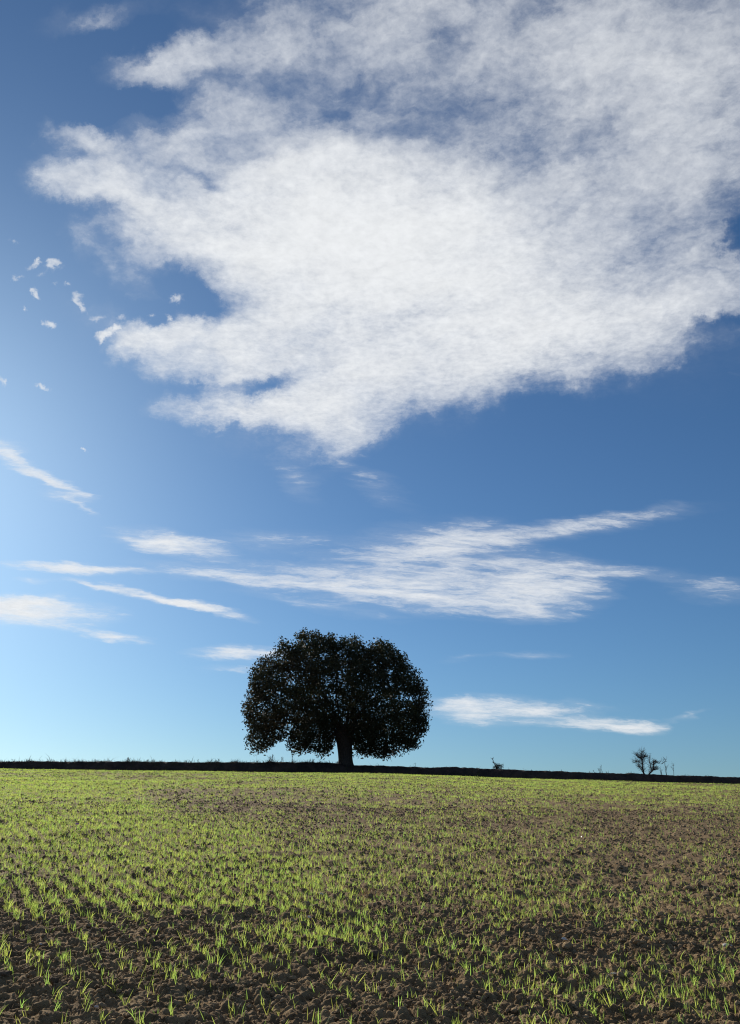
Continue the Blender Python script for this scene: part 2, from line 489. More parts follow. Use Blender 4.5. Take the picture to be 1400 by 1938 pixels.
def bank_material():
    m, N, b, out = material('bank_earth', 0.95)
    g = N.n('ShaderNodeNewGeometry').outputs['Position']
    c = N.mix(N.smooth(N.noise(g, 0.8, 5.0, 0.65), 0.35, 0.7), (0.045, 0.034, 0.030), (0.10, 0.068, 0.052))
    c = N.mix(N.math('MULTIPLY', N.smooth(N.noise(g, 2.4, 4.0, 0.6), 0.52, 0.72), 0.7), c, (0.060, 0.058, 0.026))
    N.put(b.inputs['Base Color'], c)
    bp = N.n('ShaderNodeBump')
    bp.inputs['Strength'].default_value = 1.0
    bp.inputs['Distance'].default_value = 0.15
    N.put(bp.inputs['Height'], N.noise(g, 5.0, 6.0, 0.7))
    N.put(b.inputs['Normal'], bp.outputs[0])
    return m


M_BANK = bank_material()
M_BARK = plain('oak_bark', (0.085, 0.070, 0.055), 0.9, 9.0, 0.45, 0.8)
M_TWIG = plain('bare_twig', (0.075, 0.058, 0.048), 0.9, 30.0, 0.6, 0.3)


def oak_leaf_material():
    m = bpy.data.materials.new('oak_leaves')
    m.use_nodes = True
    N = Net(m.node_tree)
    out = N.n('ShaderNodeOutputMaterial')
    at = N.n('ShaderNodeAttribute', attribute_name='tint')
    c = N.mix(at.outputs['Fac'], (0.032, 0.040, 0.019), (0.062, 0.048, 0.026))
    d = N.n('ShaderNodeBsdfPrincipled')
    N.put(d.inputs['Base Color'], c)
    d.inputs['Roughness'].default_value = 0.6
    d.inputs['Specular IOR Level'].default_value = 0.2
    t = N.n('ShaderNodeBsdfTranslucent')
    N.put(t.inputs[0], c)
    mx = N.n('ShaderNodeMixShader')
    mx.inputs[0].default_value = 0.25
    N.t.links.new(d.outputs[0], mx.inputs[1])
    N.t.links.new(t.outputs[0], mx.inputs[2])
    N.t.links.new(mx.outputs[0], out.inputs[0])
    return m


M_LEAF = oak_leaf_material()


# ------------------------------------------------------------------ field (one sheet that reaches the horizon)
def build_field():
    half = np.concatenate([np.linspace(0.0, 0.52, 390, endpoint=False), np.linspace(0.52, 1.0, 50, endpoint=False), np.geomspace(1.0, 400, 34)])
    t = np.concatenate([-half[:0:-1], half])
    y = np.concatenate([-np.geomspace(3000, 2.0, 24), np.linspace(-1.5, 2.6, 8), np.concatenate([np.geomspace(3.2, 8.0, 520, endpoint=False), np.geomspace(8.0, 62, 360)]), np.geomspace(64, 130, 30), np.geomspace(150, 9000, 26)])
    T, Y = np.meshgrid(t, y)
    X = T * np.sqrt(Y * Y + 2.5 ** 2)
    X = np.clip(X, -9000, 9000)
    Z = ground(X, Y)
    r, c = Y.shape
    i = np.arange(r * c).reshape(r, c)
    f = np.stack([i[:-1, :-1], i[:-1, 1:], i[1:, 1:], i[1:, :-1]], -1).reshape(-1, 4)
    o = mesh_obj('field', np.stack([X, Y, Z], -1).reshape(-1, 3), f, M_SOIL, smooth=True)
    tag(o, 'brown tilled field of clods sown with young wheat rising to a low crest', kind='structure')


build_field()


# ------------------------------------------------------------------ the bank behind the crest
BANK_Y = 84.5
_bt = np.array([-1.2, -0.434, -0.288, -0.143, -0.056, -0.043, -0.012, 0.0, 0.099, 0.290, 0.434, 1.2])
_bs = np.array([26.5, 26.0, 25.8, 24.5, 24.5, 24.0, 19.6, 19.0, 15.5, 5.0, -3.0, -13]) / 1613


def bank_top(x):
    x = np.asarray(x, float)
    z = CAM_H + BANK_Y * np.interp(x / BANK_Y, _bt, _bs)
    return z + 0.055 * fbm(x / 1.5, x * 0 + 0.3, 4, 61) + 0.06 * perlin(x / 6, x * 0 + 0.7, 62)


def build_bank():
    x = np.arange(-105, 105, 0.14)
    prof = [(-2.6, -0.25), (-2.1, 0.06), (-1.7, 0.22), (-1.35, 0.45), (-1.1, 0.66), (-0.85, 0.82), (-0.6, 0.93), (-0.35, 0.985), (0.0, 1.0), (0.5, 1.0), (1.0, 0.98), (2.0, 0.80), (3.5, 0.45), (6.0, -0.3)]
    X = np.repeat(x[None, :], len(prof), 0)
    dy = np.array([p[0] for p in prof])[:, None]
    k = np.array([p[1] for p in prof])[:, None]
    wob = 0.35 * perlin(x / 5, x * 0 + 0.2, 71)[None, :] + 0.22 * perlin(X / 0.9, k * 4, 72) + 0.12 * perlin(X / 0.3, k * 9, 73)
    Y = BANK_Y + dy + wob * np.where(k < 0, 0.3, 1.0)
    foot = terrain(X, Y)
    top = bank_top(x)[None, :]
    Z = foot + (top - terrain(X, BANK_Y + 0 * X)) * k + np.where((k > 0.9), top - (foot + (top - terrain(X, BANK_Y + 0 * X)) * k), 0) * 0.9
    Z += 0.05 * perlin(X / 0.35, Y / 0.35, 74) * (k > 0)
    r, c = X.shape
    i = np.arange(r * c).reshape(r, c)
    f = np.stack([i[:-1, :-1], i[:-1, 1:], i[1:, 1:], i[1:, :-1]], -1).reshape(-1, 4)
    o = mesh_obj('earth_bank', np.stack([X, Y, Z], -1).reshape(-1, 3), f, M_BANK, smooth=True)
    tag(o, 'low dark earth bank along the far edge of the field', kind='structure')


build_bank()


# ------------------------------------------------------------------ tubes and branching
class Tubes:
    """Collects tapered limbs into one mesh."""
    def __init__(self):
        self.v, self.f, self.n = [], [], 0

    def path(self, pts, rad, sides=6, seed=0, rough=0.0):
        pts = np.asarray(pts, float)
        m = len(pts)
        d = np.gradient(pts, axis=0)
        d /= np.linalg.norm(d, axis=1)[:, None] + 1e-9
        ref = np.array([0.31, 0.95, 0.05])
        a = np.cross(d, ref)
        a /= np.linalg.norm(a, axis=1)[:, None] + 1e-9
        b = np.cross(d, a)
        ang = np.arange(sides) / sides * 2 * math.pi
        rr = np.asarray(rad, float)[:, None] * np.ones((1, sides))
        if rough:
            rr = rr * (1 + rough * perlin(np.cos(ang)[None, :] * 1.7 + seed + np.zeros((m, 1)), np.sin(ang)[None, :] * 1.7 + np.arange(m)[:, None] * 0.45, seed))
        ring = pts[:, None, :] + rr[:, :, None] * (a[:, None, :] * np.cos(ang)[None, :, None] + b[:, None, :] * np.sin(ang)[None, :, None])
        i = self.n + np.arange(m * sides).reshape(m, sides)
        j = np.roll(i, -1, 1)
        self.f.append(np.stack([i[:-1], j[:-1], j[1:], i[1:]], -1).reshape(-1, 4))
        self.v.append(ring.reshape(-1, 3))
        self.n += m * sides

    def build(self, name, mat, parent=None):
        return mesh_obj(name, np.concatenate(self.v), np.concatenate(self.f), mat, parent, smooth=True)


# ------------------------------------------------------------------ the oak
OAK_X, OAK_Y = -2.58, 84.6
# outline of the crown seen from the field, metres from the foot of the trunk (x, height)
OUTLINE = np.array([(-9.0, 1.15), (-9.4, 3.2), (-9.5, 4.6), (-10.0, 6.3), (-9.3, 7.4), (-9.2, 9.2), (-9.0, 10.2), (-8.0, 10.9), (-7.2, 11.3), (-6.7, 12.4), (-5.8, 13.1), (-5.2, 12.4), (-4.5, 13.5),
                    (-2.7, 14.0), (-2.0, 12.8), (-1.2, 13.8), (-0.5, 12.8), (0.6, 13.1), (1.7, 12.75), (2.4, 11.8), (3.3, 12.95), (4.6, 12.5), (5.3, 11.6), (6.5, 11.2), (6.8, 10.2),
                    (7.8, 9.1), (8.5, 7.6), (8.7, 6.4), (8.35, 5.2), (8.5, 4.0), (7.7, 2.6), (6.9, 1.6), (5.5, 1.15), (4.4, 0.75), (3.0, 1.05), (1.0, 1.0),
                    (0.85, 3.0), (-0.9, 3.2), (-0.9, 1.1), (-2.2, 0.95), (-2.8, 1.35), (-4.6, 1.25), (-5.3, 1.7), (-5.4, 2.8), (-6.5, 2.9), (-6.9, 1.9), (-7.8, 1.25)]) * np.array([0.98, 0.95])


def inside(poly, p):
    x, y = p[:, 0][:, None], p[:, 1][:, None]
    a, b = poly, np.roll(poly, -1, 0)
    c = (a[:, 1] > y) != (b[:, 1] > y)
    xi = (b[:, 0] - a[:, 0]) * (y - a[:, 1]) / (b[:, 1] - a[:, 1] + 1e-12) + a[:, 0]
    return (c & (x < xi)).sum(1) % 2 == 1


def edge_dist(poly, p):
    a, b = poly, np.roll(poly, -1, 0)
    ab = b - a
    t = ((p[:, None, :] - a) * ab).sum(-1) / ((ab * ab).sum(-1) + 1e-12)
    q = a + np.clip(t, 0, 1)[..., None] * ab
    return np.sqrt(((p[:, None, :] - q) ** 2).sum(-1)).min(1)


def grow(seeds, seed_limb, targets, step=0.32, reach=3.2, kill=0.62, iters=70):
    """Space colonization: returns points, parents, limb ids."""
    pts, par, limb = [list(map(tuple, s)) for s in seeds], [], []
    P, parents, ids = [], [], []
    for k, s in enumerate(pts):
        prev = -1
        for q in s:
            P.append(q); parents.append(prev); ids.append(k)
            prev = len(P) - 1
    P = [np.array(q, float) for q in P]
    T = targets.copy()
    near = np.full(len(T), -1)
    dist = np.full(len(T), 1e9)

    def consider(j0):
        nonlocal near, dist
        for j in range(j0, len(P)):
            d = np.linalg.norm(T - P[j], axis=1)
            m = d < dist
            dist[m] = d[m]
            near[m] = j
    consider(0)
    for _ in range(iters):
        use = dist < reach
        if not use.any():
            break
        acc = {}
        for tix in np.nonzero(use)[0]:
            v = T[tix] - P[near[tix]]
            v = v / (np.linalg.norm(v) + 1e-9)
            acc[near[tix]] = acc.get(near[tix], 0) + v
        j0 = len(P)
        for k, v in acc.items():
            n = np.linalg.norm(v)
            if n < 1e-3:
                continue
            v = v / n + np.array([rng.normal(0, 0.18), rng.normal(0, 0.18), rng.normal(0, 0.18) - 0.02])
            P.append(P[k] + step * v / np.linalg.norm(v)); parents.append(k); ids.append(ids[k])
        consider(j0)
        keep = dist > kill
        T, near, dist = T[keep], near[keep], dist[keep]
        if len(T) == 0:
            break
    return np.array(P), np.array(parents), np.array(ids)


def branch_tubes(P, par, ids, tip, power, k_of, tub, cap=None, sides=lambda r: 5):
    """Radii by the pipe model, then one tube per unbranched run."""
    n = len(P)
    load = np.zeros(n)
    kids = [[] for _ in range(n)]
    for i in range(n):
        if par[i] >= 0:
            kids[par[i]].append(i)
    for i in range(n - 1, -1, -1):
        if not kids[i]:
            load[i] = 1
        if par[i] >= 0:
            load[par[i]] += load[i]
    rad = tip * load ** (1 / power)
    if cap:
        rad = np.minimum(rad, cap)
    starts = [i for i in range(n) if par[i] < 0]
    while starts:
        s = starts.pop()
        run = [s] if par[s] < 0 else [par[s], s]
        while kids[run[-1]]:
            ks = sorted(kids[run[-1]], key=lambda q: -load[q])
            starts.extend(ks[1:])
            run.append(ks[0])
        if len(run) < 2:
            continue
        pp, rr = P[run].copy(), rad[run].copy()
        if par[s] >= 0:
            rr[0] = min(rr[0], rr[1] * 1.25)
        rr[-1] *= 0.5
        tub[k_of(ids[s])].path(pp, rr, sides(rr.max()))
    return rad, load


rng = np.random.default_rng(11)


def build_oak():
    zb = float(bank_top(OAK_X)) - 0.35
    root = empty('oak_tree', (OAK_X, OAK_Y, zb))
    tag(root, 'large old oak with a broad dark round crown and thick trunk on the bank', 'tree')
    # trunk
    hs = np.array([-0.5, 0.0, 0.15, 0.4, 0.8, 1.3, 1.9, 2.4, 2.8, 3.2, 3.55, 3.8, 3.95])
    rs = 0.93 * np.array([1.15, 0.93, 0.83, 0.77, 0.74, 0.73, 0.77, 0.85, 0.95, 0.98, 0.86, 0.60, 0.22])
    tr = Tubes()
    cx = np.interp(hs, [0, 2, 4], [0.28, 0.18, 0.08])
    tr.path(np.stack([cx, 0 * hs, hs], 1), rs, 28, 5, 0.10)
    tr.build('trunk', M_BARK, root)
    # targets in the crown volume
    T = []
    while len(T) < 2600:
        p = np.stack([rng.uniform(-10.2, 8.9, 4000), rng.uniform(0.7, 13.8, 4000)], 1)
        p = p[inside(OUTLINE, p)]
        d = edge_dist(OUTLINE, p)
        p, d = p[d > 0.22], d[d > 0.22]
        half = np.sqrt(np.clip(d * (2 * 7.5 - d), 0, None))
        half = np.minimum(half, 8.4) * np.clip((p[:, 1] + 2.0) / 5.0, 0.55, 1)
        y = rng.uniform(-1, 1, len(p))
        y = np.sign(y) * np.abs(y) ** 0.62 * half
        # lumps: leave hollows between the leaf masses
        hollow = perlin(p[:, 0] / 1.9 + 0.31 * y, p[:, 1] / 1.7 + 0.27 * y, 91)
        depth = np.minimum(d, half - np.abs(y))
        core = (np.hypot(p[:, 0], y) < 1.5) & (p[:, 1] < 5.4)
        ok = (hollow > -0.30 - 0.25 * (d < 0.9)) & ((depth < 2.6) | (rng.uniform(0, 1, len(p)) < 0.45)) & ~core
        T += [(a, b, c) for (a, c), b in zip(p[ok], y[ok])]
    T = np.array(T[:2600])

    def limb(*pts):
        pts = np.array(pts, float)
        s = np.concatenate([[0], np.cumsum(np.linalg.norm(np.diff(pts, axis=0), axis=1))])
        q = np.arange(0, s[-1], 0.34)
        out = np.stack([np.interp(q, s, pts[:, k]) for k in range(3)], 1)
        out[2:] += rng.normal(0, 0.045, out[2:].shape)
        return out
    seeds = [
        limb((-0.35, 0, 3.0), (-1.3, -0.3, 3.75), (-2.6, -0.8, 4.2), (-4.2, -1.1, 4.3), (-5.4, -1.2, 4.4)),
        limb((-0.3, 0, 3.3), (-1.2, 0.6, 4.6), (-3.2, 1.4, 5.6), (-5.2, 1.6, 6.6)),
        limb((-0.3, -0.1, 3.4), (-0.9, -0.4, 5.0), (-2.2, -0.7, 7.2), (-3.2, -0.6, 9.0)),
        limb((-0.25, 0.1, 3.5), (-0.42, 0.1, 4.8), (-0.75, 0.3, 7.0), (-0.7, 0.4, 9.6)),
        limb((0.15, 0, 3.4), (0.35, 0.1, 4.7), (0.75, 0.0, 6.6), (1.4, -0.2, 9.4)),
        limb((0.4, 0, 3.2), (1.2, -0.3, 4.4), (2.6, -0.7, 6.0), (4.2, -0.8, 7.8)),
        limb((0.45, 0, 3.0), (1.4, 0.5, 3.8), (3.0, 0.9, 4.4), (5.0, 1.0, 5.0), (6.2, 1.1, 5.3)),
        limb((0.3, -0.3, 3.0), (0.8, -1.6, 3.9), (1.6, -3.6, 4.8), (2.2, -5.2, 5.4)),
        limb((-0.2, -0.3, 3.1), (-0.6, -1.8, 4.2), (-1.6, -3.8, 5.4), (-2.4, -5.4, 6.0)),
        limb((0.1, 0.3, 3.1), (0.3, 1.9, 4.2), (0.6, 4.0, 5.4), (0.6, 5.8, 6.4)),
        limb((0.2, -0.4, 2.8), (1.2, -1.0, 3.3), (2.4, -1.3, 3.3), (3.8, -1.4, 2.9)),
        limb((-0.3, -0.4, 2.8), (-1.0, -0.9, 3.2), (-2.0, -1.2, 3.1), (-3.2, -1.2, 2.7)),
    ]
    P, par, ids = grow(seeds, None, T)
    # twigs that strayed out of the crown are left off
    n0 = sum(len(q) for q in seeds)
    pp = P[:, [0, 2]]
    bad = (~inside(OUTLINE, pp)) & (edge_dist(OUTLINE, pp) > 0.22)
    bad[:n0] = False
    for i in range(n0, len(P)):
        bad[i] |= bad[par[i]]
    new = np.cumsum(~bad) - 1
    par = np.where(par >= 0, new[par], -1)[~bad]
    P, ids = P[~bad], ids[~bad]
    tub = [Tubes() for _ in seeds]
    rad, load = branch_tubes(P, par, ids, 0.016, 1.95, lambda k: k, tub, 0.46, lambda r: 8 if r > 0.12 else (5 if r > 0.04 else 4))
    for t_ in tub:
        t_.build('limb', M_BARK, root)
    # leaves round the thin wood
    thin = np.nonzero(rad < 0.042)[0]
    pos = np.concatenate([np.repeat(P[thin], 21, 0), np.repeat(T, 11, 0)])
    n = len(pos)
    pos = pos + rng.normal(0, 1, (n, 3)) * np.array([0.30, 0.30, 0.25])
    lp = np.stack([pos[:, 0], pos[:, 2]], 1)
    lp = lp + 0.30 * np.stack([perlin(pos[:, 0] / 0.75, pos[:, 2] / 0.75, 97), perlin(pos[:, 0] / 0.75, pos[:, 2] / 0.75, 98)], 1)
    ok = (inside(OUTLINE, lp) | (edge_dist(OUTLINE, lp) < 0.2)) & (pos[:, 2] > 0.55)
    pos = pos[ok]
    n = len(pos)
    size = rng.uniform(0.09, 0.17, n)[:, None]
    a = rng.normal(0, 1, (n, 3)); a /= np.linalg.norm(a, axis=1)[:, None]
    b = np.cross(a, rng.normal(0, 1, (n, 3))); b /= np.linalg.norm(b, axis=1)[:, None]
    V = np.stack([pos - a * size, pos + b * size * 0.5 - a * size * 0.05, pos + a * size, pos - b * size * 0.5 + a * size * 0.05], 1).reshape(-1, 3)
    cr = mesh_obj('crown', V, np.arange(4 * n).reshape(n, 4), M_LEAF, root)
    cr['kind'] = 'stuff'
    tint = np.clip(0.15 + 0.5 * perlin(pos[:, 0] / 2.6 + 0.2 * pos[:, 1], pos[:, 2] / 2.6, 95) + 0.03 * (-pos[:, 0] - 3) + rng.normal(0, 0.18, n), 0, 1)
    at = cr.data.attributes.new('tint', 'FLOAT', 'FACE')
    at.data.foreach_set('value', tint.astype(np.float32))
    print('oak', len(P), n)


build_oak()


# ------------------------------------------------------------------ bare little trees, shrubs and weeds on the bank
def on_bank(px, back=0.4):
    """A point on the crest of the bank in the direction of a column of the photograph."""
    y = BANK_Y + back
    x = (px - 700) / 1613 * (BANK_Y * math.cos(R(PITCH)) + 0.0) * 1.0
    x = (px - 700) / 1613 * (y * math.cos(R(PITCH)) + 0.6)
    return x, y, float(bank_top(x)) - 0.06


def twig_tree(root, name_stem, name_twig, stem_pts, r0, twigs, length, droop=0.0, seed=0, up=0.35, sub=3, rtwig=0.012, spread=1.0):
    """A stem with twigs: the stem is one part, the twigs the other."""
    g = np.random.default_rng(seed)
    st = Tubes()
    tw = Tubes()
    allp = []
    for pts, r in zip(stem_pts, r0):
        pts = np.array(pts, float)
        s = np.concatenate([[0], np.cumsum(np.linalg.norm(np.diff(pts, axis=0), axis=1))])
        q = np.linspace(0, s[-1], max(5, int(s[-1] / 0.12)))
        p = np.stack([np.interp(q, s, pts[:, k]) for k in range(3)], 1)
        p[1:] += g.normal(0, 0.012, p[1:].shape)
        st.path(p, np.linspace(r, r * 0.3, len(p)), 6)
        allp.append(p)
    st.build(name_stem, M_TWIG, root)
    for _ in range(twigs):
        p = allp[g.integers(len(allp))]
        k = int(len(p) * g.uniform(0.22, 1.0)) - 1
        base = p[max(k, 0)]
        a = g.uniform(0, 2 * math.pi)
        d = np.array([math.cos(a) * spread, math.sin(a) * spread, g.uniform(-0.25, 0.9) + up])
        d /= np.linalg.norm(d)
        L = length * g.uniform(0.45, 1.0)
        m = 6
        path = [base]
        for i in range(m):
            d = d + g.normal(0, 0.16, 3) + np.array([0, 0, up * 0.12 - droop])
            d /= np.linalg.norm(d)
            path.append(path[-1] + d * L / m)
        path = np.array(path)
        tw.path(path, np.linspace(rtwig, rtwig * 0.4, len(path)), 3)
        for _ in range(sub):
            q = path[g.integers(1, m)]
            dd = d + g.normal(0, 0.6, 3)
            dd /= np.linalg.norm(dd)
            sl = L * g.uniform(0.25, 0.5)
            tw.path([q, q + dd * sl * 0.5, q + dd * sl + np.array([0, 0, 0.03])], [rtwig * 0.7, rtwig * 0.55, rtwig * 0.3], 3)
    if twigs:
        tag(tw.build(name_twig, M_TWIG, root), kind='stuff')


def build_bank_plants():
    mpp = 0.0508                                   # metres per photograph pixel at the bank
    x, y, z = on_bank(1214)
    r = empty('bare_tree', (x, y, z - 0.1))
    tag(r, 'bare upright little tree with dense twigs, taller of the pair on the bank', 'tree', 'small bare trees on the bank')
    twig_tree(r, 'trunk', 'twigs', [[(0.1, 0, 0), (0.0, 0, 0.5), (0.0, 0, 1.2), (-0.05, 0, 1.9), (0.1, 0, 2.3)], [(0, 0, 1.4), (0.22, 0, 1.75), (0.55, 0.05, 1.78)], [(0, 0, 1.1), (-0.4, 0, 1.3), (-0.95, 0, 1.2)],
                                    [(0, 0, 1.5), (-0.3, 0.1, 1.75), (-0.62, 0.1, 1.95)], [(0, 0, 0.3), (-0.3, 0, 0.8), (-0.45, 0, 1.1)]], [0.085, 0.04, 0.035, 0.035, 0.04], 300, 0.62, 0.0, 3, 0.35, 3, 0.011)
    x, y, z = on_bank(1224)
    r = empty('bare_tree', (x, y + 0.15, z - 0.1))
    tag(r, 'bare leaning little tree that forks low, beside the upright bare tree', 'tree', 'small bare trees on the bank')
    twig_tree(r, 'trunk', 'twigs', [[(0, 0, 0), (0.15, 0, 0.28), (0.38, 0, 0.45), (0.52, 0, 0.62), (0.56, 0, 1.0), (0.62, 0, 1.3), (0.9, 0, 1.5)], [(0.36, 0, 0.44), (0.3, 0, 0.9), (0.18, 0, 1.35), (0.26, 0, 1.85)],
                                    [(0.58, 0, 1.05), (0.9, 0, 1.28), (1.25, 0, 1.12)], [(0.5, 0, 0.55), (0.75, 0, 0.62), (1.05, 0, 0.6)]], [0.085, 0.055, 0.045, 0.03], 200, 0.52, 0.01, 8, 0.28, 3, 0.011)
    x, y, z = on_bank(1257)
    r = empty('dead_sapling', (x, y, z - 0.1))
    tag(r, 'thin dead sapling with a slanting snapped top, just beyond the leaning bare tree', 'sapling')
    twig_tree(r, 'stem', 'twigs', [[(0, 0, 0), (0.0, 0, 0.6), (-0.06, 0, 1.33)], [(-0.36, 0, 1.2), (-0.1, 0, 1.36), (0.02, 0, 1.42), (0.2, 0, 1.42)]], [0.042, 0.035], 18, 0.55, 0, 4, 0.8, 2, 0.012, 0.5)
    x, y, z = on_bank(935)
    r = empty('shrub', (x, y, z - 0.08))
    tag(r, 'small dark shrub with one tall slanting shoot on the bank right of the oak', 'shrub')
    twig_tree(r, 'stem', 'twigs', [[(0.2, 0, 0), (0.05, 0, 0.5), (-0.2, 0, 1.15)], [(0.2, 0, 0), (0.5, 0, 0.45), (0.75, 0, 0.5)], [(0.2, 0, 0), (0.3, 0, 0.4), (0.35, 0, 0.6)]], [0.05, 0.04, 0.04], 55, 0.34, 0, 5, 0.3, 3, 0.018)
    g = np.random.default_rng(14)
    cl = []
    for c in [(0.1, 0.4), (0.3, 0.5), (0.55, 0.42), (0.7, 0.35), (0.2, 0.25), (0.45, 0.25), (-0.05, 0.3), (-0.1, 0.75)]:
        k = 60 if c[1] < 0.6 else 12
        cl.append(np.stack([g.normal(c[0], 0.10, k), g.normal(0, 0.16, k), np.abs(g.normal(c[1], 0.10, k))], 1))
    leaf_mesh('foliage', np.concatenate(cl), 0.05, r, g)
    weeds = [(1136, 0.75, 3, 16, 'bare forked dead weed standing on the bank left of the two bare trees'), (1123, 0.32, 1, 5, 'short stick of a dead weed leaning left on the bank, beside the forked weed'),
             (1113, 0.28, 1, 3, 'single short dark stalk on the bank left of the leaning stick'), (1148, 0.34, 1, 6, 'short dry weed with a bent head close right of the forked weed'),
             (1271, 1.25, 1, 5, 'very thin tall dry stalk on the bank right of the dead sapling'), (1247, 0.75, 2, 14, 'low thin dead weed between leaning tree and dead sapling'),
             (785, 0.45, 1, 7, 'faint thin dry weed on the bank just right of the oak crown'), (553, 1.15, 1, 8, 'tall thin dry stalk under the left part of the oak'),
             (514, 0.95, 3, 22, 'feathery dry weed under the left skirt of the oak crown'), (536, 0.75, 2, 16, 'wispy dry weed left of the tall stalk under the oak'),
             (243, 0.62, 4, 34, 'bushy dry weed clump on the long left stretch of the bank'), (282, 0.40, 2, 8, 'short dark weed with pointed shoots right of the bushy clump'),
             (28, 0.45, 2, 10, 'dry weed on the bank near its left end'), (410, 0.55, 2, 14, 'twiggy dark weed on the bank left of the oak skirt'), (375, 0.50, 1, 9, 'thin pale weed on the bank between clump and oak'),
             (590, 0.55, 5, 40, 'dense dry weed tuft on the bank close left of the oak trunk'), (640, 0.40, 3, 24, 'low dry weed tuft at the foot of the oak trunk'), (1330, 0.18, 2, 6, 'small low weed on the bank far right of the sapling')]
    for i, (px, h, ns, nt, lab) in enumerate(weeds):
        h *= 0.8 if px < 650 else 1.0
        x, y, z = on_bank(px, g.uniform(0.1, 0.6))
        r = empty('dry_weed', (x, y, z - 0.05))
        tag(r, lab, 'weed', 'dry weeds on the bank')
        stems = []
        for k in range(ns):
            lean = g.normal(0, 0.16) if ns > 1 else (-0.5 if px == 1123 else 0.05)
            x0 = g.normal(0, 0.12 * (ns > 1))
            stems.append([(x0, g.normal(0, 0.08 * (ns > 1)), 0), (x0 + lean * h * 0.4, 0, h * 0.5), (x0 + lean * h, g.normal(0, 0.05), h * g.uniform(0.75, 1.0) if k else h)])
        twig_tree(r, 'stalk', 'sprigs', stems, [0.024 if ns < 4 else 0.018] * ns, nt, h * 0.45, 0, 20 + i, 0.7, 2, 0.012, 0.7)


def leaf_mesh(name, pos, size, parent, g):
    n = len(pos)
    s = g.uniform(0.6, 1.2, n)[:, None] * size
    a = g.normal(0, 1, (n, 3)); a /= np.linalg.norm(a, axis=1)[:, None]
    b = np.cross(a, g.normal(0, 1, (n, 3))); b /= np.linalg.norm(b, axis=1)[:, None]
    V = np.stack([pos - a * s, pos + b * s * 0.55, pos + a * s, pos - b * s * 0.55], 1).reshape(-1, 3)
    o = mesh_obj(name, V, np.arange(4 * n).reshape(n, 4), M_LEAF, parent)
    o['kind'] = 'stuff'
    at = o.data.attributes.new('tint', 'FLOAT', 'FACE')
    at.data.foreach_set('value', np.full(n, 0.3, dtype=np.float32))
    return o


build_bank_plants()


def build_bank_grass():
    """The ragged dry fringe along the bank."""
    g = np.random.default_rng(21)
    n = 20000
    x = g.uniform(-48, 48, n)
    t = x / BANK_Y
    dens = np.interp(t, [-0.6, -0.05, -0.02, 0.05, 0.6], [1.0, 1.0, 0.35, 0.25, 0.35]) * np.clip(0.55 + 1.1 * fbm(x / 1.8, x * 0, 3, 77), 0.08, 1)
    x = x[g.uniform(0, 1, n) < dens]
    n = len(x)
    dy = g.uniform(-0.9, 0.9, n)
    y = BANK_Y + dy
    z = bank_top(x) - np.where(dy < -0.4, (-dy - 0.4) * 0.35, 0) - 0.05
    h = g.gamma(2.0, 0.075, n) * np.interp(x / BANK_Y, [-0.5, -0.03, 0.02, 0.5], [1.15, 1.2, 0.6, 0.55]) * np.clip(0.8 + 0.9 * perlin(x / 1.1, x * 0 + 3, 78), 0.3, 2)
    w = g.uniform(0.010, 0.026, n)
    a = g.uniform(0, math.pi, n)
    lean = g.normal(0, 0.7, (n, 2)) * h[:, None]
    base = np.stack([x, y, z], 1)
    side = np.stack([np.cos(a), np.sin(a), 0 * a], 1) * w[:, None]
    mid = base + np.stack([lean[:, 0] * 0.35, lean[:, 1] * 0.35, h * 0.6], 1)
    tip = base + np.stack([lean[:, 0], lean[:, 1], h], 1)
    V = np.stack([base - side, base + side, mid + side * 0.7, mid - side * 0.7, tip], 1).reshape(-1, 3)
    i = np.arange(n) * 5
    q = np.stack([i, i + 1, i + 2, i + 3], 1)
    tr = np.stack([i + 3, i + 2, i + 4], 1)
    m, N, b, out = material('dead_grass', 0.9)
    c = N.mix(N.noise(N.n('ShaderNodeNewGeometry').outputs['Position'], 1.5, 3), (0.06, 0.045, 0.032), (0.15, 0.11, 0.07))
    N.put(b.inputs['Base Color'], c)
    o = mesh_obj('dead_grass', V, [q, tr], m)
    tag(o, 'ragged dead grass along the top of the bank', 'grass', kind='stuff')


build_bank_grass()


# ------------------------------------------------------------------ lumps of earth
def ico(sub):
    import bmesh
    bm = bmesh.new()
    bmesh.ops.create_icosphere(bm, subdivisions=sub, radius=1.0)
    v = np.array([q.co[:] for q in bm.verts])
    f = np.array([[q.index for q in p.verts] for p in bm.faces])
    bm.free()
    return v, f


def lump(seed, sub=2, flat=0.85, rough=0.36):
    """A broken clod: a ball dented by several flat cuts and some noise."""
    g = np.random.default_rng(seed)
    v, f = ico(sub)
    for _ in range(14):
        nrm = g.normal(0, 1, 3); nrm /= np.linalg.norm(nrm)
        cut = g.uniform(0.45, 0.9)
        d = v @ nrm
        v = v - np.clip(d - cut, 0, None)[:, None] * nrm * 0.85
    n = perlin(v[:, 0] * 2.3 + seed, v[:, 1] * 2.3 + v[:, 2] * 1.7, seed) + 0.5 * perlin(v[:, 0] * 5 - v[:, 2] * 4, v[:, 1] * 5 + seed, seed + 5)
    v = v * (1 + rough * n)[:, None] * np.array([g.uniform(0.8, 1.5), g.uniform(0.75, 1.2), flat * g.uniform(0.7, 1.15)])
    return v, f


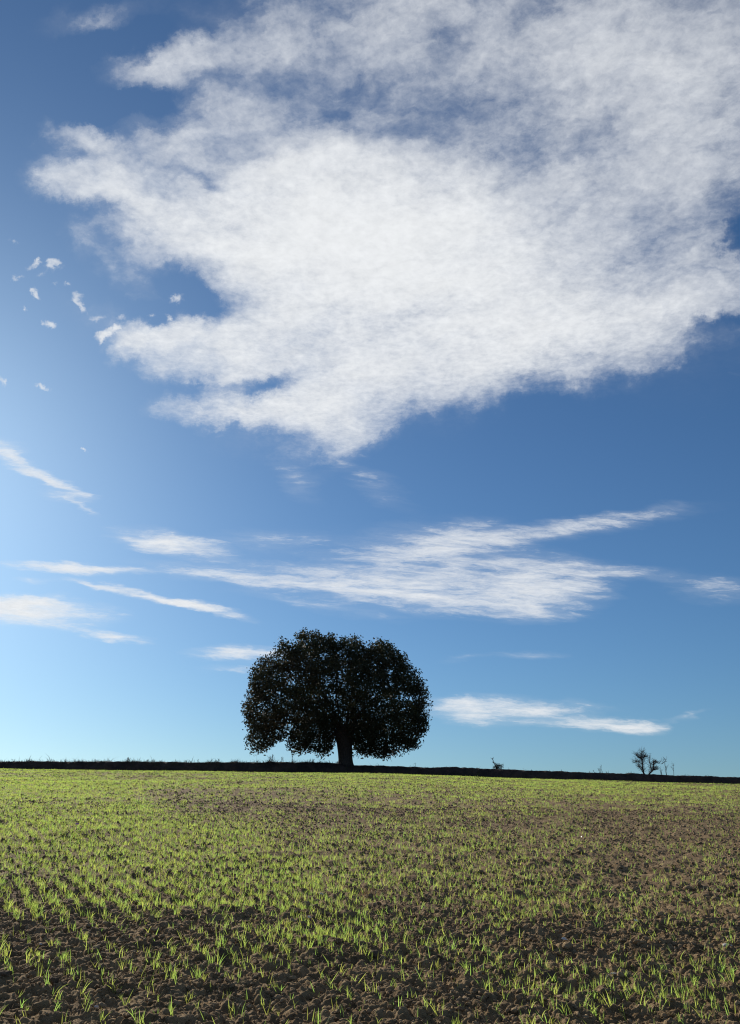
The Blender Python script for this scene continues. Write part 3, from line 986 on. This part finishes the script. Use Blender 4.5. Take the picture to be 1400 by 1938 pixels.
def scatter(name, protos, pos, rot, scale, pick, label, cat=None):
    """One 'stuff' object that sets small meshes on points (geometry nodes)."""
    col = bpy.data.collections.new(name + '_pieces')      # not linked to the scene: only the copies show
    for p in protos:
        col.objects.link(p)
    me = bpy.data.meshes.new(name)
    me.vertices.add(len(pos))
    me.vertices.foreach_set('co', np.asarray(pos, np.float32).ravel())
    for nm, typ, key, arr in (('rot', 'FLOAT_VECTOR', 'vector', rot), ('size', 'FLOAT_VECTOR', 'vector', scale), ('pick', 'INT', 'value', pick)):
        at = me.attributes.new(nm, typ, 'POINT')
        at.data.foreach_set(key, np.asarray(arr, np.int32 if typ == 'INT' else np.float32).ravel())
    o = bpy.data.objects.new(name, me)
    C.objects.link(o)
    tag(o, label, cat, kind='stuff')
    ng = bpy.data.node_groups.new(name, 'GeometryNodeTree')
    ng.interface.new_socket('Geometry', in_out='INPUT', socket_type='NodeSocketGeometry')
    ng.interface.new_socket('Geometry', in_out='OUTPUT', socket_type='NodeSocketGeometry')
    nd = ng.nodes.new
    gi, go = nd('NodeGroupInput'), nd('NodeGroupOutput')
    ci = nd('GeometryNodeCollectionInfo')
    ci.inputs['Collection'].default_value = col
    ci.inputs['Separate Children'].default_value = True
    ci.inputs['Reset Children'].default_value = True
    ip = nd('GeometryNodeInstanceOnPoints')
    ip.inputs['Pick Instance'].default_value = True
    L = ng.links.new

    def attr(nm, typ):
        q = nd('GeometryNodeInputNamedAttribute')
        q.data_type = typ
        q.inputs['Name'].default_value = nm
        return next(s for s in q.outputs if s.enabled and s.name == 'Attribute')
    L(gi.outputs[0], ip.inputs['Points'])
    L(ci.outputs[0], ip.inputs['Instance'])
    L(attr('pick', 'INT'), ip.inputs['Instance Index'])
    e2r = nd('FunctionNodeEulerToRotation')
    L(attr('rot', 'FLOAT_VECTOR'), e2r.inputs[0])
    L(e2r.outputs[0], ip.inputs['Rotation'])
    L(attr('size', 'FLOAT_VECTOR'), ip.inputs['Scale'])
    L(ip.outputs[0], go.inputs[0])
    o.modifiers.new('scatter', 'NODES').node_group = ng
    return o


g = np.random.default_rng(5)


def wedge(n, y0, y1, t=0.56):
    """n points spread evenly over the part of the field seen between two distances."""
    y = np.sqrt(g.uniform(y0 * y0, y1 * y1, n))
    return g.uniform(-t, t, n) * (y + 0.6), y


def build_clods():
    protos = []
    for i in range(8):
        v, f = lump(100 + i, 2 if i < 5 else 1)
        protos.append(mesh_obj('clod_piece', v, f, M_CLOD, smooth=False, link=False))
    xs, ys, rs = [], [], []
    for n, y0, y1, r0, r1 in ((58000, 3.8, 9.0, 0.0045, 0.020), (900, 3.8, 9, 0.016, 0.040), (44000, 9.0, 19.0, 0.009, 0.032), (1600, 9, 19, 0.02, 0.048), (56000, 19.0, 49.0, 0.016, 0.045)):
        x, y = wedge(n, y0, y1)
        u = g.uniform(0, 1, n)
        r = (r0 ** -1.8 + u * (r1 ** -1.8 - r0 ** -1.8)) ** (-1 / 1.8)
        xs.append(x); ys.append(y); rs.append(r)
    x, y, r = map(np.concatenate, (xs, ys, rs))
    keep = g.uniform(0, 1, len(x)) < np.clip(0.75 + 0.8 * perlin(x / 0.9, y / 0.9, 51), 0.15, 1)
    x, y, r = x[keep], y[keep], r[keep]
    z = ground(x, y) + r * 0.15
    n = len(x)
    # the largest-looking lumps become things of their own
    order = np.argsort(-r / y)
    cand = [i for i in order if r[i] > 0.018 and y[i] > 4.7 and abs(x[i] / (y[i])) < 0.45][:110]
    lab = 'rounded brown clod of dry soil lying among the wheat in the front of the field'
    meshes = []
    for k in range(6):
        v, f = lump(300 + k, 3, 0.75, 0.30)
        meshes.append(mesh_obj('soil_clod', v, f, M_CLOD, smooth=False, link=False).data)
    for k, i in enumerate(cand):
        o = bpy.data.objects.new('soil_clod', meshes[k % 6])
        o.location = (x[i], y[i], z[i])
        o.rotation_euler = (g.uniform(-0.4, 0.4), g.uniform(-0.4, 0.4), g.uniform(0, 6.28))
        o.scale = (r[i],) * 3
        C.objects.link(o)
        tag(o, lab, 'clod', 'large clods in the front of the field')
    rest = np.ones(n, bool)
    rest[cand] = False
    m = rest.sum()
    rot = np.stack([g.uniform(-0.5, 0.5, m), g.uniform(-0.5, 0.5, m), g.uniform(0, 6.28, m)], 1)
    pick = np.where(y[rest] < 11, g.integers(0, 5, m), g.integers(5, 8, m))
    scatter('soil_clods', protos, np.stack([x, y, z], 1)[rest], rot, np.repeat(r[rest][:, None], 3, 1), pick, 'loose brown clods of tilled soil all over the field')


build_clods()


# ------------------------------------------------------------------ young wheat
def tuft(seed, blades, h0, h1, spread, w=0.0042):
    q = np.random.default_rng(seed)
    V, Q, T = [], [], []
    for b in range(blades):
        h = q.uniform(h0, h1)
        az = q.uniform(0, 6.28)
        base = np.array([q.normal(0, spread), q.normal(0, spread), -0.012])
        lean, bend = q.uniform(0.05, 0.45), q.uniform(0.0, 0.7) * (q.uniform() < 0.6)
        d = np.array([math.cos(az), math.sin(az), 0])
        tw = q.uniform(0, 6.28)
        s0 = np.array([math.cos(tw), math.sin(tw), 0])
        n = 4
        pts, ang, p = [base], lean, base.copy()
        for k in range(n):
            ang = min(ang + bend * 0.5 * (k > 0), 2.2)
            p = p + h / n * (d * math.sin(ang) + np.array([0, 0, math.cos(ang)]))
            pts.append(p.copy())
        i0 = len(V)
        ws = [0.7, 1.0, 0.95, 0.65]
        for k in range(n):
            V += [pts[k] - s0 * w * ws[k] * 0.5, pts[k] + s0 * w * ws[k] * 0.5]
        V.append(pts[n])
        for k in range(n - 1):
            Q.append((i0 + 2 * k, i0 + 2 * k + 1, i0 + 2 * k + 3, i0 + 2 * k + 2))
        T.append((i0 + 2 * n - 2, i0 + 2 * n - 1, i0 + 2 * n))
    return np.array(V), [np.array(Q), np.array(T)]


ROW_AZ = -27.0                                  # drill rows run away to the left
PATCHES = [  # greener or barer places: photograph column, row, width, depth factor, strength
    (150, 1590, 330, 60, 0.9), (380, 1600, 130, 45, 0.7), (60, 1500, 240, 22, 0.7), (500, 1690, 150, 40, 0.45), (620, 1775, 120, 28, 1.0), (350, 1690, 200, 40, 0.5), (560, 1640, 250, 40, 0.5),
    (1150, 1900, 230, 45, 0.55), (910, 1830, 90, 30, 0.5), (950, 1690, 200, 50, 0.4), (850, 1790, 60, 20, 0.6), (60, 1715, 70, 30, 0.5), (470, 1830, 90, 20, 0.4), (1000, 1480, 420, 12, 0.55), (900, 1600, 300, 50, 0.15),
    (300, 1505, 110, 14, -0.3), (480, 1530, 160, 22, -0.35), (100, 1650, 120, 14, -0.3), (170, 1760, 160, 40, -0.35), (250, 1900, 330, 50, -0.25), (700, 1890, 330, 45, -0.15), (1180, 1800, 160, 30, -0.4), (1250, 1570, 220, 50, -0.3),
    (60, 1890, 130, 45, -0.3), (420, 1660, 170, 9, -0.4), (700, 1560, 200, 40, -0.15), (1100, 1650, 160, 25, -0.2), (420, 1745, 160, 18, -0.3), (560, 1860, 130, 25, -0.4), (0, 1600, 60, 12, -0.3),
]


def wheat_density(x, y):
    # apparent row and column of a ground point, used only to lay the green patches out on the ground
    d = np.full(len(x), 0.38)
    for (px, py, w, h, s) in PATCHES:
        cx, cy = spot(px, py)
        ax, ay = spot(px, min(py + h, 1937))
        sx = w / 1613 * cy * 0.75
        sy = max(abs(cy - ay), 0.25) * 1.1
        d += s * np.exp(-((x - cx) / sx) ** 2 - ((y - cy) / sy) ** 2)
    t = x / y
    d += 0.34 * perlin(x / 1.4, y / 1.1, 81) + 0.26 * perlin(x / 0.45, y / 0.45, 82)
    d += np.interp(y, [18, 26, 34, 44], [0, 0.1, 0.12, 0.18]) + 0.40 * np.clip((np.interp(y, [7, 8.5, 13, 35], [0.06, 0.0, -0.15, -0.30]) - t) / 0.07, 0, 1) * np.clip((y - 6.5) / 2, 0, 1) - np.clip((t - 0.02) * 0.5, 0, 0.12) * (y > 7)
    d -= np.clip((7.5 - y) / 16, 0, 0.13)
    return np.clip(d * 0.8, 0.06 + 0.06 * (y < 7), 1)


def rows(x, y, pitch=0.13, sharp=0.024):
    """Pull points towards the drill rows."""
    a = R(ROW_AZ)
    nx, ny = math.cos(a), -math.sin(a)
    s = x * nx + y * ny
    target = np.round(s / pitch) * pitch + g.normal(0, sharp, len(x))
    d = target - s
    return x + d * nx, y + d * ny


def build_wheat():
    small = [tuft(500 + i, g.integers(2, 5), 0.055, 0.115, 0.006) for i in range(14)]
    far = [tuft(600 + i, 6, 0.05, 0.10, 0.045, 0.0052) for i in range(8)]
    farther = [tuft(700 + i, 10, 0.045, 0.09, 0.10, 0.007) for i in range(8)]
    protos = [mesh_obj('wheat_piece', v, f, M_WHEAT, link=False) for v, f in small + far + farther]
    xs, ys, ps = [], [], []
    for n, y0, y1, k0, k1, rw in ((26000, 3.6, 9.0, 0, 14, 0.024), (60000, 9.0, 16.0, 0, 14, 0.040), (70000, 16.0, 30.0, 14, 22, 0.06), (60000, 30.0, 52.0, 22, 30, 0.08)):
        x, y = wedge(n, y0, y1)
        k = g.uniform(0, 1, n) < wheat_density(x, y)
        x, y = rows(x[k], y[k], 0.17 if y0 < 20 else 0.34, rw)
        xs.append(x); ys.append(y); ps.append(g.integers(k0, k1, len(x)))
    x, y, p = map(np.concatenate, (xs, ys, ps))
    z = ground(x, y) + 0.004
    n = len(x)
    sc = g.uniform(0.45, 1.1, n) * np.interp(y, [5, 10, 20], [0.95, 0.80, 0.78])
    sc3 = np.stack([sc, sc, sc], 1)
    rot = np.stack([g.normal(0, 0.10, n), g.normal(0, 0.10, n), g.uniform(0, 6.28, n)], 1)
    seen = (np.abs(x / (y * 0.955 + 0.4)) < 0.435) & (y > 4.75)
    order = np.argsort(np.where(seen & (p < 14), y, 1e9))[:300]
    for i in order:
        o = bpy.data.objects.new('wheat_seedling', protos[p[i]].data)
        o.location = (x[i], y[i], z[i])
        o.rotation_euler = rot[i]
        o.scale = sc3[i]
        C.objects.link(o)
        tag(o, 'young green wheat seedling in the nearest strip of soil at the front of the field', 'seedling', 'wheat seedlings at the front of the field')
    rest = np.ones(n, bool)
    rest[order] = False
    scatter('young_wheat', protos, np.stack([x, y, z], 1)[rest], rot[rest], sc3[rest], p[rest], 'thin young green wheat over the whole field', 'wheat')
    print('wheat', n)


build_wheat()


# ------------------------------------------------------------------ odd things lying in the field
M_STONE = plain('pale_stone', (0.62, 0.58, 0.50), 0.8, 30, 0.7)
M_FLAKE = plain('white_flake', (0.75, 0.70, 0.62), 0.6, 60, 0.85)
M_DARK = plain('damp_clod', (0.19, 0.135, 0.085), 0.95, 14, 0.6, 0.9)
M_PINK = plain('pink_petal', (0.75, 0.30, 0.55), 0.6, 40, 0.85)
M_RED = plain('reddish_scrap', (0.45, 0.12, 0.14), 0.6, 30, 0.6)
M_DRYLEAF = plain('dry_leaf', (0.55, 0.45, 0.28), 0.7, 50, 0.7)


def lay(name, label, cat, px, py, mesh, mat, size, rz=0.0, lift=0.4, group=None, tilt=(0, 0)):
    x, y = spot(px, py)
    v, f = mesh
    o = mesh_obj(name, v, f, mat)
    o.location = (x, y, float(ground(x, y)) + size[2] * lift)
    o.scale = size
    o.rotation_euler = (tilt[0], tilt[1], rz)
    return tag(o, label, cat, group)


def flake(seed):
    """A curled scrap: a leaf-shaped shell with thickness."""
    q = np.random.default_rng(seed)
    us, vs = np.linspace(-1, 1, 7), np.linspace(-1, 1, 4)
    top, bot = [], []
    for u in us:
        wdt = math.sqrt(max(0.03, 1 - u * u))
        for v in vs:
            z = 0.5 * (v * wdt) ** 2 + 0.25 * u * u + q.normal(0, 0.03)
            top.append((u, v * wdt * 0.6, z)); bot.append((u, v * wdt * 0.6, z - 0.07))
    V = np.array(top + bot)
    n = len(top)
    i = np.arange(n).reshape(7, 4)
    F = np.stack([i[:-1, :-1], i[1:, :-1], i[1:, 1:], i[:-1, 1:]], -1).reshape(-1, 4)
    B = F[:, ::-1] + n
    loop = list(i[0, :]) + list(i[1:, 3]) + list(i[6, 2::-1]) + list(i[5:0:-1, 0])
    S = [(loop[k], loop[(k + 1) % len(loop)], loop[(k + 1) % len(loop)] + n, loop[k] + n) for k in range(len(loop))]
    return V, np.concatenate([F, B, np.array(S)])


lay('stone', 'pale rounded stone near the right edge among the wheat', 'stone', 1377, 1795, lump(901, 3, 0.6, 0.15), M_STONE, (0.045, 0.035, 0.04), 0.2)
lay('stone', 'small flat cream stone in the front right of the field', 'stone', 1163, 1854, lump(902, 3, 0.5, 0.12), M_STONE, (0.022, 0.015, 0.018), 0.1)
lay('clod', 'broad dark clod shaded on its near side, left front of the field', 'clod', 302, 1793, lump(903, 3, 0.8, 0.3), M_DARK, (0.085, 0.06, 0.055), 0.1, 0.3)
lay('clod', 'tall dark clod with a smaller one before it, left of centre', 'clod', 420, 1818, lump(904, 3, 0.9, 0.25), M_DARK, (0.045, 0.04, 0.05), 0.6, 0.4)
lay('clod', 'flat faced square dark clod among wheat, right of centre in front', 'clod', 1038, 1862, lump(905, 3, 1.0, 0.2), M_DARK, (0.055, 0.03, 0.05), 0.1, 0.4)
lay('clod', 'smooth grey brown clod near the bottom left corner', 'clod', 102, 1874, lump(906, 3, 0.7, 0.25), M_DARK, (0.045, 0.04, 0.042), 0.4, 0.4)
lay('clod', 'half buried round clod at the left edge of the picture', 'clod', 5, 1862, lump(907, 3, 0.7, 0.2), M_DARK, (0.05, 0.045, 0.045), 1.4, 0.3)
lay('clod', 'low broad clod in the middle of the field behind a wheat tuft', 'clod', 705, 1812, lump(908, 3, 0.7, 0.3), M_DARK, (0.05, 0.04, 0.04), 2.0, 0.3)
for k, (px, py, s, rz, lab) in enumerate([(585, 1748, 0.028, 1.2, 'white triangular scrap lying on soil in the middle of the field'), (609, 1699, 0.028, 0.9, 'white slanted scrap on dark soil beyond the triangular one'),
                                          (811, 1779, 0.018, -0.7, 'bright white scrap between wheat blades right of centre'), (658, 1723, 0.014, 0.3, 'tiny cream fleck between wheat blades near the straw clump'),
                                          (183, 1908, 0.017, 0.4, 'long pale scrap on bare soil in the bottom left'), (1068, 1784, 0.03, 0.5, 'pale flake of stone on brown soil right of centre'),
                                          (76, 1794, 0.012, 0.2, 'tiny white fleck on bare soil on the left'), (1205, 1756, 0.03, 0.8, 'pale tilted flake leaning on a clod on the right')]):
    lay('scrap', lab, 'scrap', px, py, flake(40 + k), M_FLAKE, (s, s * 0.9, s * 0.8), rz, 0.5, None, (0.5, 0.2))
lay('dry_leaf', 'curled pale dry leaf standing on edge in front of the field middle', 'leaf', 786, 1846, flake(60), M_DRYLEAF, (0.032, 0.03, 0.04), 1.3, 0.6, None, (1.2, 0.2))
lay('petal', 'small pink petal among dense wheat on the left', 'petal', 145, 1568, flake(61), M_PINK, (0.03, 0.026, 0.03), 0.3, 1.6, None, (0.7, 0))
lay('scrap', 'reddish scrap on bare soil in the bottom left corner', 'scrap', 72, 1878, flake(62), M_RED, (0.035, 0.02, 0.02), 0.7, 0.6, None, (0.4, 0.3))
# a clump of straw and a bent dry stem
x, y = spot(700, 1697)
v, f = tuft(801, 46, 0.07, 0.16, 0.035, 0.004)
o = mesh_obj('straw_clump', v * np.array([1.3, 1.0, 0.62]), f, M_STRAW)
o.location = (x, y, float(ground(x, y)) + 0.01)
tag(o, 'pale clump of dry straw lying among thin wheat near the middle', 'straw')
st = Tubes()
x, y = spot(1335, 1808)
z = float(ground(x, y)) + 0.02
st.path([(x - 0.02, y + 0.06, z + 0.02), (x + 0.0, y + 0.01, z + 0.012), (x + 0.05, y - 0.02, z + 0.014), (x + 0.09, y - 0.06, z)], [0.0018, 0.0024, 0.0024, 0.0016], 6)
tag(st.build('bent_twig', M_STRAW), 'bent pale dry twig on the soil below the rounded stone', 'twig')
